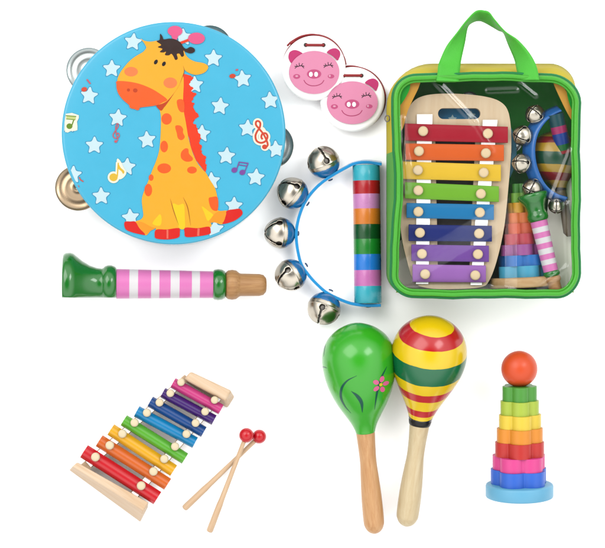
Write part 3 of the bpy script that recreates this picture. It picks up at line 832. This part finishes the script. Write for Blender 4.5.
def backpack():
    t = thing('toy_backpack', 'green and yellow backpack with a clear front window packed with toy instruments', 'backpack', W(484, 185, 0))
    gr = paint('bag_bright_green', 74, 186, 44, .34, coat=.15, bump=.35, bscale=650); gr_in = paint('bag_deep_green', 6, 166, 36, .5, spec=.12, bump=.2, bscale=180)
    ye = paint('bag_yellow', 255, 234, 84, .6, spec=.06, bump=.25, bscale=60); lg = paint('bag_light_green', 128, 214, 104, .5, spec=.12)
    teal = paint('bag_teal_zip', 16, 142, 72, .5); strap = paint('bag_strap_green', 84, 206, 62, .6, bump=.6, bscale=750, var=.08)
    zf = 72
    front = [warp(p) for p in rrect(391.5, 78, 576.5, 293.6, 24, 25, 20, 20)]
    mid = rrect(386.8, 68, 576.5, 293.4, 38, 25, 20, 20)
    back = rrect(386.3, 63.5, 575.5, 292.5, 46, 26, 20, 20)
    n = len(front)
    F = [W(x, y, zf) for x, y in front]; Mi = [W(x, y, 38) for x, y in mid]; Bk = [W(x, y, 2.5) for x, y in back]
    # side gusset: yellow round the top and upper side, light green below
    gu = MB(); V = F + Mi + Bk; faces = []; cols = []
    for r_ in range(2):
        for i in range(n):
            j = (i+1) % n
            faces.append((r_*n+i, r_*n+j, (r_+1)*n+j, (r_+1)*n+i)); y = front[i][1]
            cols.append(ye if y < 153 else lg)
    gu.add(V, faces, lambda i: cols[i])
    for m2 in (ye, lg):
        nt = m2.node_tree; pb = nt.nodes['Principled BSDF']; om = [x for x in nt.nodes if x.type == 'OUTPUT_MATERIAL'][0]
        tl = nt.nodes.new('ShaderNodeBsdfTranslucent'); mx = nt.nodes.new('ShaderNodeMixShader'); mx.inputs['Fac'].default_value = .28
        src = pb.inputs['Base Color'].links[0].from_socket
        nt.links.new(src, tl.inputs['Color']); nt.links.new(pb.outputs['BSDF'], mx.inputs[1]); nt.links.new(tl.outputs['BSDF'], mx.inputs[2]); nt.links.new(mx.outputs['Shader'], om.inputs['Surface'])
    gu.build('gusset', t, solid=.9, angle=60)
    # back panel
    MB().poly([[(p.x, p.y) for p in Bk]], 3.2, gr_in).build('back_panel', t)
    # pale vinyl let into the lower right and lower left of the back
    pale = mat('bag_pale_vinyl', (.84, .81, .72, 1), .4, bump=.5, bscale=35); lime = paint('bag_lime', 158, 190, 66, .4); mauve = mat('bag_mauve', (.80, .62, .62, 1), .4, bump=.5, bscale=40)
    pv = [(549, 194), (569.5, 158), (573, 200), (573, 288), (560, 290), (553, 286), (545, 236)]
    MB().prism([[tuple(W(x, y, 36)[:2]) for x, y in pv]], 35, 36, pale).build('vinyl_patch', t)
    pv = [(393, 248), (400, 240), (416, 284), (430, 290), (412, 291), (400, 286), (394, 275)]
    MB().prism([[tuple(W(x, y, 5)[:2]) for x, y in pv]], 31, 32, mauve).build('vinyl_patch', t)
    # bottom strip seen inside
    MB().strip([W(400+i*17, 284+(.6 if i % 2 else 0), 8) for i in range(11)], [W(396+i*17.8, 292.6, 62) for i in range(11)], lime).build('bottom_strip', t, solid=.6)
    # folded corners of the gusset inside
    gold = paint('bag_gold_lining', 226, 162, 48, .4, bump=.3, bscale=50)
    for L, zz in (([(421, 81), (411, 81), (399, 100), (396.5, 118), (398, 131), (403, 128), (408, 110)], 64), ([(553, 81), (559, 81), (570, 98), (573.5, 112), (573, 121), (568, 114), (560, 98)], 64)):
        pp = spline([Vector((*W(x, y, zz)[:2], zz)) for x, y in L], 3, True)
        MB().prism([[(p.x, p.y) for p in pp]], zz-1, zz, gold).build('corner_fold', t, bevel=.3)
    for L, zz in (([(408, 83), (398, 96), (397, 108), (404, 100), (410, 88)], 67), ([(567, 90), (573, 102), (574.5, 114), (571, 108), (568, 98)], 67)):
        pp = spline([Vector(W(x, y, zz)[:2]) for x, y in L], 3, True)
        MB().prism([[(p.x, p.y) for p in pp]], zz-.8, zz, gr_in).build('corner_fold', t)
    # piping: bright front bead, teal zip tape and an outer bead
    cen = Vector((484, 186))
    def inset(d, z, L=front):
        out = []
        m = len(L)
        for i in range(m):
            a, b = Vector(L[i-1]), Vector(L[(i+1) % m]); tn = (b-a).normalized(); nn = Vector((-tn.y, tn.x))
            p = Vector(L[i]) + nn*d
            out.append(W(p.x, p.y, z))
        return out
    MB().tube(inset(0.6, zf+.6), 2.3, gr, 12, True).build('piping', t)
    MB().tube(inset(-2.2, zf-4), 1.9, teal, 10, True).build('zip_tape', t)
    MB().tube(inset(-1.6, zf-8.5), 1.8, gr, 10, True).build('piping', t)
    MB().tube(inset(3.6, zf-1.8), 1.6, gr, 10, True).build('inner_seam', t)
    # zip pull ring on the left
    c = W(387.2, 118.5, 50)
    MB().tube([c+Vector((2.2*math.cos(a), 3*math.sin(a), 1.2*math.cos(a))) for a in (2*PI*k/20 for k in range(20))], .55, nickel_dark, 8, True).build('zip_pull', t)
    # carrying strap
    v1 = lambda L: [(385+x/6.05, y/6.05) for x, y in L]
    v2 = lambda L: [(485+x/6.05, y/6.05) for x, y in L]
    outer = v1([(310, 490), (318, 430), (326, 380), (370, 280), (430, 200), (490, 122), (550, 64)]) + v2([(0, 62), (30, 75), (60, 115), (125, 188), (200, 240), (270, 320), (312, 400), (330, 485)])
    inner = v1([(445, 495), (452, 432), (460, 370), (480, 262), (497, 162), (530, 130), (570, 121)]) + v2([(0, 132), (55, 163), (85, 180), (117, 197), (147, 272), (182, 360), (195, 430), (207, 485)])
    A, B = [], []
    for k, (a, b) in enumerate(zip(outer, inner)):
        d = (Vector(a)-Vector(b)).length; zd = math.sqrt(max(0, 22.5**2-d*d))
        u = k/(len(outer)-1); zm = 75.6 - 40*math.sin(PI*u)
        A.append(W(a[0], a[1], zm+zd/2)); B.append(W(b[0], b[1], max(3, zm-zd/2)))
    A = spline(A, 6); B = spline(B, 6)
    hb = MB(); cols_ = 6
    rows = [[A[i].lerp(B[i], k/cols_) for i in range(len(A))] for k in range(cols_+1)]
    hb.grid(rows, strap)
    hb.build('carry_handle', t, solid=1.3, angle=60)
    # clear vinyl window, a little rumpled
    m = bpy.data.materials.new('clear_vinyl'); m.use_nodes = True; nt = m.node_tree; nt.nodes.clear()
    out = nt.nodes.new('ShaderNodeOutputMaterial'); tr = nt.nodes.new('ShaderNodeBsdfTransparent'); tr.inputs['Color'].default_value = (.965, .975, .97, 1)
    gl = nt.nodes.new('ShaderNodeBsdfGlossy'); gl.inputs['Roughness'].default_value = .09
    lw = nt.nodes.new('ShaderNodeFresnel'); ge = nt.nodes.new('ShaderNodeNewGeometry'); io = nt.nodes.new('ShaderNodeMapRange')
    io.inputs['To Min'].default_value = 1.5; io.inputs['To Max'].default_value = 1/1.5      # a thin sheet reflects alike from both sides
    nt.links.new(ge.outputs['Backfacing'], io.inputs['Value']); nt.links.new(io.outputs['Result'], lw.inputs['IOR'])
    tc = nt.nodes.new('ShaderNodeTexCoord'); no = nt.nodes.new('ShaderNodeTexNoise'); no.inputs['Scale'].default_value = 22; no.inputs['Detail'].default_value = 2; no.inputs['Distortion'].default_value = 1.2
    bp = nt.nodes.new('ShaderNodeBump'); bp.inputs['Strength'].default_value = .16; bp.inputs['Distance'].default_value = .004
    mx = nt.nodes.new('ShaderNodeMixShader')
    nt.links.new(tc.outputs['Object'], no.inputs['Vector']); nt.links.new(no.outputs['Fac'], bp.inputs['Height'])
    nt.links.new(bp.outputs['Normal'], gl.inputs['Normal']); nt.links.new(bp.outputs['Normal'], lw.inputs['Normal'])
    nt.links.new(lw.outputs['Fac'], mx.inputs['Fac']); nt.links.new(tr.outputs['BSDF'], mx.inputs[1]); nt.links.new(gl.outputs['BSDF'], mx.inputs[2])
    nt.links.new(mx.outputs['Shader'], out.inputs['Surface'])
    ridges = [((434, 80), (474, 122), 1.5, 3.0), ((474, 122), (492, 150), .7, 3.0), ((553, 198), (571, 152), 1.5, 3.4), ((488, 91), (516, 90), 1.0, 2.4), ((566, 205), (569, 285), 1.3, 3.2), ((403, 118), (407, 190), 1.0, 2.8), ((420, 289), (490, 287), .9, 2.6), ((520, 84), (535, 96), .8, 2.0), ((540, 288), (566, 268), 1.2, 3)]
    def hgt(x, y):
        h = .35*math.sin(x*.07+y*.03)+.3*math.sin(y*.09-x*.02)
        u_ = ((y-258)*.86 + (x-404)*.5)            # a slack, sloping area across the lower bars
        h -= 5.2*max(0, min(1, u_/26)) if x < 505 else 5.2*max(0, min(1, u_/24))*max(0, 1-(x-505)/12)
        u_ = ((x-410)*.94 - (y-150)*.2)
        h += 1.6*max(0, min(1, -u_/9))*max(0, 1-abs(y-165)/42)
        for (a, b, am, wd_) in ridges:
            a_, b_, p = Vector(a), Vector(b), Vector((x, y)); d = b_-a_; u = max(0, min(1, (p-a_).dot(d)/d.length_squared))
            h += am*math.exp(-((p-a_-d*u).length/wd_)**2)
        return h
    V = []; Fc = []; R_ = 0; m_ = n
    def inside(x, y):
        c_ = False; j = n-1
        for i in range(n):
            (xi, yi), (xj, yj) = front[i], front[j]
            if (yi > y) != (yj > y) and x < (xj-xi)*(y-yi)/(yj-yi)+xi: c_ = not c_
            j = i
        return c_
    st_ = 1.25; nx, ny = int(192/st_), int(222/st_); idx = {}
    for a_ in range(nx):
        for b_ in range(ny):
            x, y = 388+a_*st_, 75+b_*st_
            if inside(x, y):
                e_ = min(1, min(x-390, 578-x, y-77, 295-y)/9)
                idx[(a_, b_)] = len(V); V.append(W(x, y, zf-1 + hgt(x, y)*max(0, e_)))
    for (a_, b_) in idx:
        q = [(a_, b_), (a_, b_+1), (a_+1, b_+1), (a_+1, b_)]
        if all(k_ in idx for k_ in q): Fc.append([idx[k_] for k_ in q])
    MB().add(V, Fc, m).build('clear_window', t, angle=180)
backpack()

# ------------------------------------------------------------------ what is packed in the bag
def bag_xylophone():
    t = thing('xylophone', 'large eight bar xylophone on a pale wooden board inside the backpack', 'xylophone', W(458, 190, 0))
    wd = wood('board_wood', rgb(240, 214, 178), rgb(228, 196, 156), 88, .5, along=9, across=120)
    outl = [(405.5, 118), (409, 107), (418, 98), (434, 94), (460, 93.8), (485, 96.5), (500, 101.5), (508, 111), (511, 130), (511, 155), (508.6, 185), (504.5, 225), (497.5, 258), (489.5, 280), (481, 287), (455, 289), (427, 288), (414, 281), (406, 257), (401, 232), (400, 205), (401.5, 175), (404, 145)]
    zb, zt = 45, 53
    def cv(L, z=zt): return [Vector(W(x, y, z)[:2]) for x, y in L]
    o = spline(cv(outl), 6, True)
    hole = rrect(438, 108, 480.5, 119, 5.4, 5.4, 5.4, 5.4, 6, 3)
    cut = rrect(435, 126, 476, 268, 3, 3, 3, 3, 3, 2)
    cut = [(x + (0 if x > 455 else (y-126)*.02), y) for x, y in cut]
    cut = [(x - ((y-126)*.045 if x > 455 else 0), y) for x, y in cut]
    MB().prism([o, cv(hole), cv(cut)], zb, zt, wd).build('board', t, bevel=1.2)
    MB().prism([cv([(430, 122), (482, 122), (472, 272), (433, 272)])], zb-2.4, zb-.2, mat('gap_shade_dark', (.025, .02, .018, 1), .7)).build('gap_shade_backing', t)  # dark backing added under the cut, standing in for shade between bars
    for a, b, w in (((424.6, 114.5), (422, 284), 15), ((490, 120), (476, 285), 14)):
        A, B = W(*a, zt), W(*b, zt); nn = Vector((1, 0, 0))
        MB().prism([[(A.x-w/2, A.y), (B.x-w/2+1.5, B.y), (B.x+w/2-1.5, B.y), (A.x+w/2, A.y)]], zt, zt+2.4, white_felt).build('felt_strip', t, bevel=.4)
    bars = [((404.8, 123.3, 140.5), (508, 126.6, 142.8), (184, 14, 44), 'red'), ((405.4, 143.3, 159.8), (504, 144.8, 161), (240, 104, 32), 'orange'), ((402.8, 161.3, 179), (501, 164.6, 181.3), (250, 204, 52), 'yellow'), ((404.8, 182, 198.4), (499, 186.2, 202), (124, 192, 46), 'green'),
            ((406.5, 202.8, 217.8), (494, 204.5, 220), (18, 130, 192), 'light blue'), ((408.6, 224.4, 241), (492, 225.7, 241.6), (18, 38, 122), 'navy blue'), ((411.4, 244.4, 261), (489, 245.6, 262), (126, 76, 172), 'purple'), ((412.5, 264.3, 282), (486, 265.4, 282.4), (172, 112, 200), 'lilac')]
    pegs = [((423.2, 131), (488, 133.4)), ((419, 151), (486, 153)), ((418, 170), (483.8, 172.5)), ((418.3, 190.3), (481, 193.7)), ((418.4, 211.6), (480, 212.4)), ((420, 232.7), (479.2, 233.5)), ((422, 253.8), (478, 254.2)), ((425.2, 274.2), (475.4, 275.3))]
    pegm = paint('peg_beech', 250, 222, 178, .5)
    for (l, r, c, nm), pg in zip(bars, pegs):
        m = paint('board_bar_'+nm.replace(' ', '_'), *c, rough=.4, spec=.15, var=.06)
        zz = zt+2.5; L = []
        q = [(l[0], l[1]), (r[0], r[1]), (r[0], r[2]), (l[0], l[2])]
        mb = MB(); N = 8; V = []
        # shallow arched sheet across the bar's width
        for e in (0, 1):
            for k in range(N+1):
                s = k/N; x = (l[0], r[0])[e]; y = (l[1]+(l[2]-l[1])*s) if e == 0 else (r[1]+(r[2]-r[1])*s)
                V.append(W(x, y, zz+2.2+1.3*(1-(2*s-1)**4)))
        for e in (0, 1):
            for k in range(N+1):
                p = V[e*(N+1)+k]; V.append(Vector((p.x, p.y, zz+.2)))
        Fc = []; B2 = 2*(N+1)
        for k in range(N):
            Fc.append((k, N+1+k, N+2+k, k+1)[::-1]); Fc.append((B2+k, B2+k+1, B2+N+2+k, B2+N+1+k)[::-1])
        for k in range(N):
            Fc.append((k, k+1, B2+k+1, B2+k)[::-1]); Fc.append((N+1+k, B2+N+1+k, B2+N+2+k, N+2+k)[::-1])
        Fc.append((0, B2, B2+N+1, N+1)[::-1]); Fc.append((N, 2*N+1, B2+2*N+1, B2+N)[::-1])
        bar = mb.add(V, Fc, m).build('bar', t, bevel=.4)
        bar['label'] = nm + ' metal bar'
        for p in pg:
            c = W(*p, zz+7)
            MB().lathe([(zz+3, 0), (zz+3, 2), (zz+3.6, 4.3), (zz+4, 4.8), (zz+6.6, 4.8), (zz+7.4, 4.3), (zz+7.8, 3), (zz+7.9, 0)], pegm, Matrix.Translation((c.x, c.y, 0)), 28).build('peg', bar, angle=50)
bag_xylophone()

def bag_tambourine():
    z0 = 28.0
    t = thing('tambourine', 'blue starry tambourine peeping through the board handle inside the backpack', 'tambourine', W(466, 150, 0))
    blue = paint('bag_drum_blue', 18, 128, 178, .35); st = paint('bag_drum_star', 196, 226, 232, .35)
    c = W(462, 152, z0); R = 53
    M = Matrix.Translation(c)
    MB().lathe([(0, R-5), (0, R), (9, R), (10, R-1), (10, R-5)], paint('bag_drum_rim', 90, 170, 200, .3), M, 90).build('hoop', t)
    sk = MB().lathe([(9.6, 0), (9.6, R-5)], blue, M, 90).build('drumhead', t)
    bm = MB()
    for x, y, r in ((452.5, 119, 4.5), (471, 115.5, 5), (437, 140, 5), (500, 130, 5), (512, 150, 5), (505, 176, 5)):
        p = W(x, y, 38)
        L = []
        for k in range(10):
            a = PI/2+k*PI/5; q = r if k % 2 == 0 else r*.52
            L.append((p.x+q*math.cos(a), p.y+q*math.sin(a)))
        bm.poly([L], z0+9.75, st)
    bm.build('star_print', sk)
    for a in (10, 82, 154, 226, 298):
        a = math.radians(a); p = c + Vector((math.cos(a), math.sin(a), 0))*(R-2)
        MB().lathe([(3, 0), (4.4, 2.5), (3, 5), (3, 8), (3.6, 9), (2.4, 8), (2.4, 0)], brass, Matrix.Translation(p), 28).build('jingle', t)
bag_tambourine()

def bag_jingle():
    t = thing('jingle_band', 'blue jingle band with silver bells tucked in the backpack behind the clear window', 'jingle bells', W(545, 150, 0))
    blue = paint('bag_band_blue', 26, 112, 196, .25, coat=.3)
    inn = [(562, 111.5), (554, 115.5), (546, 121.8), (538.6, 133.3), (535.4, 148.6), (537.4, 166), (545, 183), (555.6, 192.7), (568, 197)]
    out = [(557, 106.5), (547, 111), (537, 117.6), (527.5, 130), (523.6, 148), (526, 168.5), (535, 187), (549, 198), (563, 203.5)]
    A = spline([W(x, y, 61) for x, y in inn], 8); B = spline([W(x, y, 49) for x, y in out], 8)
    mb = MB(); rows = [[a.lerp(b, k/3) for a, b in zip(A, B)] for k in range(4)]
    mb.grid(rows, blue)
    mb.build('strap', t, solid=1.6, angle=60)
    for (x, y, r, ox, oy, oz, roll) in ((534.8, 114.2, 9.6, -.35, .5, .8, .3), (522.6, 135.6, 10, -.6, -.1, .6, .9), (521.6, 163.4, 9.8, -.6, .2, .65, .25), (532.6, 189, 10.4, -.3, -.2, .9, .6), (556.4, 206, 7.9, -.1, -.6, .7, .2)):
        add_bell(t, W(x, y, 55), (ox, oy, oz), r, roll)
    p0, p1 = W(555.5, 114, 58), W(564.5, 153, 54); L = (p1-p0).length; M = frame(p0, p1-p0); R = 7.8
    cs = [('bag_handle_teal', 8, 76, 84), ('bag_handle_pink', 176, 44, 104), ('bag_handle_blue', 22, 64, 150), ('bag_handle_green', 8, 104, 44), ('bag_handle_red', 150, 24, 34)]
    cm = [paint(*c, rough=.3) for c in cs]; es = [0, 12, 19, 30, 36, L]
    MB().lathe([(0, 0)] + [(e, R) for e in es] + [(L, 0)], None, M, 40, bandmat=lambda x: cm[min(4, sum(1 for e in es[1:-1] if x > e))]).build('handle', t)
bag_jingle()

def bag_maraca():
    loc = W(552, 165, 0)
    t = thing('maraca', 'red, yellow and green banded maraca half hidden behind the blue band in the backpack', 'maraca', loc)
    top, end = W(549.5, 132, 34), W(570, 236, 50)
    M = frame(top, end-top, (1, 0, 0)); L = (end-top).length; axis = (end-top).normalized()
    keys = [(0, 0), (1, 7), (5, 15), (12, 20.5), (22, 23.2), (32, 22.6), (42, 18), (50, 10.5), (56, 6.5), (60, 5.4)]
    pts, r = profile_fn(keys)
    sh = Vector((-.06, -1, 0)).normalized()
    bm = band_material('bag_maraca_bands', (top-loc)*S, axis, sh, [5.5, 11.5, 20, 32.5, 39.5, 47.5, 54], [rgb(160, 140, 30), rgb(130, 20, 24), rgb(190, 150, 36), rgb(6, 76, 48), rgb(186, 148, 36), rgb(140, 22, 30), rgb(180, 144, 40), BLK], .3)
    MB().lathe([(p.x, max(0, p.y)) for p in pts] + [(60.2, 0)], bm, M, 56).build('gourd', t)
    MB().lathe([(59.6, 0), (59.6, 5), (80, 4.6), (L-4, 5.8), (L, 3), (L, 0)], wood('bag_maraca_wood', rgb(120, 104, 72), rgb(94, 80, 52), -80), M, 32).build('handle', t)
bag_maraca()

# stacking tower packed in the bag
b0 = W(523.6, 287.0, 37)
axis_b = Vector((-.05, math.cos(math.radians(13)), math.sin(math.radians(1))))
stacker('stacking tower on a round wooden base inside the backpack beside the board xylophone', W(523, 240, 0), b0, b0+axis_b*100,
        [(11, 26, -PI/2+.2, tw('aqua', 70, 178, 216)), (10.5, 24, PI/2, tw('azure', 14, 118, 206)), (10.5, 22, -PI/2, tw('purple', 172, 86, 160)), (10.5, 19.6, -PI/2+.3, tw('rose_red', 206, 68, 84)), (10.2, 17.4, PI/2, tw('salmon', 232, 100, 62)), (10.2, 15.2, -PI/2+.5, tw('tangerine', 240, 124, 48)), (10, 12.8, PI/2+.4, tw('amber', 240, 178, 40)), (9.5, 11.6, PI/2, tw('lime_green', 118, 176, 54)), (9, 9.4, PI/2, tw('leaf_green', 60, 140, 40))],
        (0, 10, 33.4, wood('tower_base_wood', rgb(224, 186, 134), rgb(204, 160, 106), 0, .5)), None, n=5)

# toy horn packed in the bag, in front of the tower
Ah, Bh = W(532, 193.5, 60), W(556, 292, 61)
k = (Bh-Ah).length/101.0
bp2 = [(4, 0), (2.4, 7), (.8, 12.2), (0, 13.6), (.8, 14.6), (2.6, 14.8), (5, 13.8), (9, 11.2), (13, 9.4), (17, 8.8), (19, 9.2), (21, 10.2), (24, 10.4), (26.6, 9.6), (27.6, 8.4), (27.6, 0)]
whistle('pink and white striped toy horn with green bell leaning on the tower inside the backpack', W(545, 245, 0), Ah, Bh, bp2, 27.4,
        [33.4, 38.6, 44, 49.4, 54.8, 60.2, 65.6, 70.6, 77.5], 8.3, 7.2, .42, wang=-76)

# ------------------------------------------------------------------ light, world, camera
def area(name, loc, target, size, power, col=(1, 1, 1), sy=None):
    L = bpy.data.lights.new(name, 'AREA'); L.energy = power; L.color = col; L.size = size
    if sy: L.shape = 'RECTANGLE'; L.size_y = sy
    o = bpy.data.objects.new(name, L); COL.objects.link(o); o.location = loc
    o.rotation_euler = (Vector(target)-Vector(loc)).to_track_quat('-Z', 'Y').to_euler()
    return o
area('softbox_key', (-.95, .95, 1.75), (0, 0, 0), 1.35, 27, (1, .99, .97), 1.4)
area('softbox_fill', (1.0, .82, 1.62), (0, 0, 0), .6, 13, (.98, .99, 1), .8)

w = bpy.data.worlds.new('World'); scene.world = w; w.use_nodes = True; nt = w.node_tree
bg = nt.nodes['Background']
tc = nt.nodes.new('ShaderNodeTexCoord'); sp = nt.nodes.new('ShaderNodeSeparateXYZ'); cr = nt.nodes.new('ShaderNodeValToRGB')
nt.links.new(tc.outputs['Generated'], sp.inputs['Vector']); nt.links.new(sp.outputs['Z'], cr.inputs['Fac'])
E = cr.color_ramp.elements
E[0].position = 0.0; E[0].color = (.16, .16, .16, 1)
E[1].position = 1.0; E[1].color = (.1, .1, .1, 1)
for p, c in ((.2, .34), (.45, 1.0), (.8, 1.15), (.92, .8), (.97, .22)):
    e = E.new(p); e.color = (c, c, c, 1)
nt.links.new(cr.outputs['Color'], bg.inputs['Color']); bg.inputs['Strength'].default_value = 2.35

cam = bpy.data.cameras.new('camera'); co = bpy.data.objects.new('camera', cam); COL.objects.link(co)
co.location = (0, 0, D*S); cam.sensor_width = 36; cam.lens = 36*D/605.0; cam.clip_start = .05; cam.clip_end = 50
scene.camera = co
scene.view_settings.view_transform = 'Standard'; scene.view_settings.look = 'None'
scene.view_settings.exposure = 0; scene.view_settings.gamma = 1
scene.cycles.transparent_max_bounces = 16; scene.cycles.max_bounces = 10
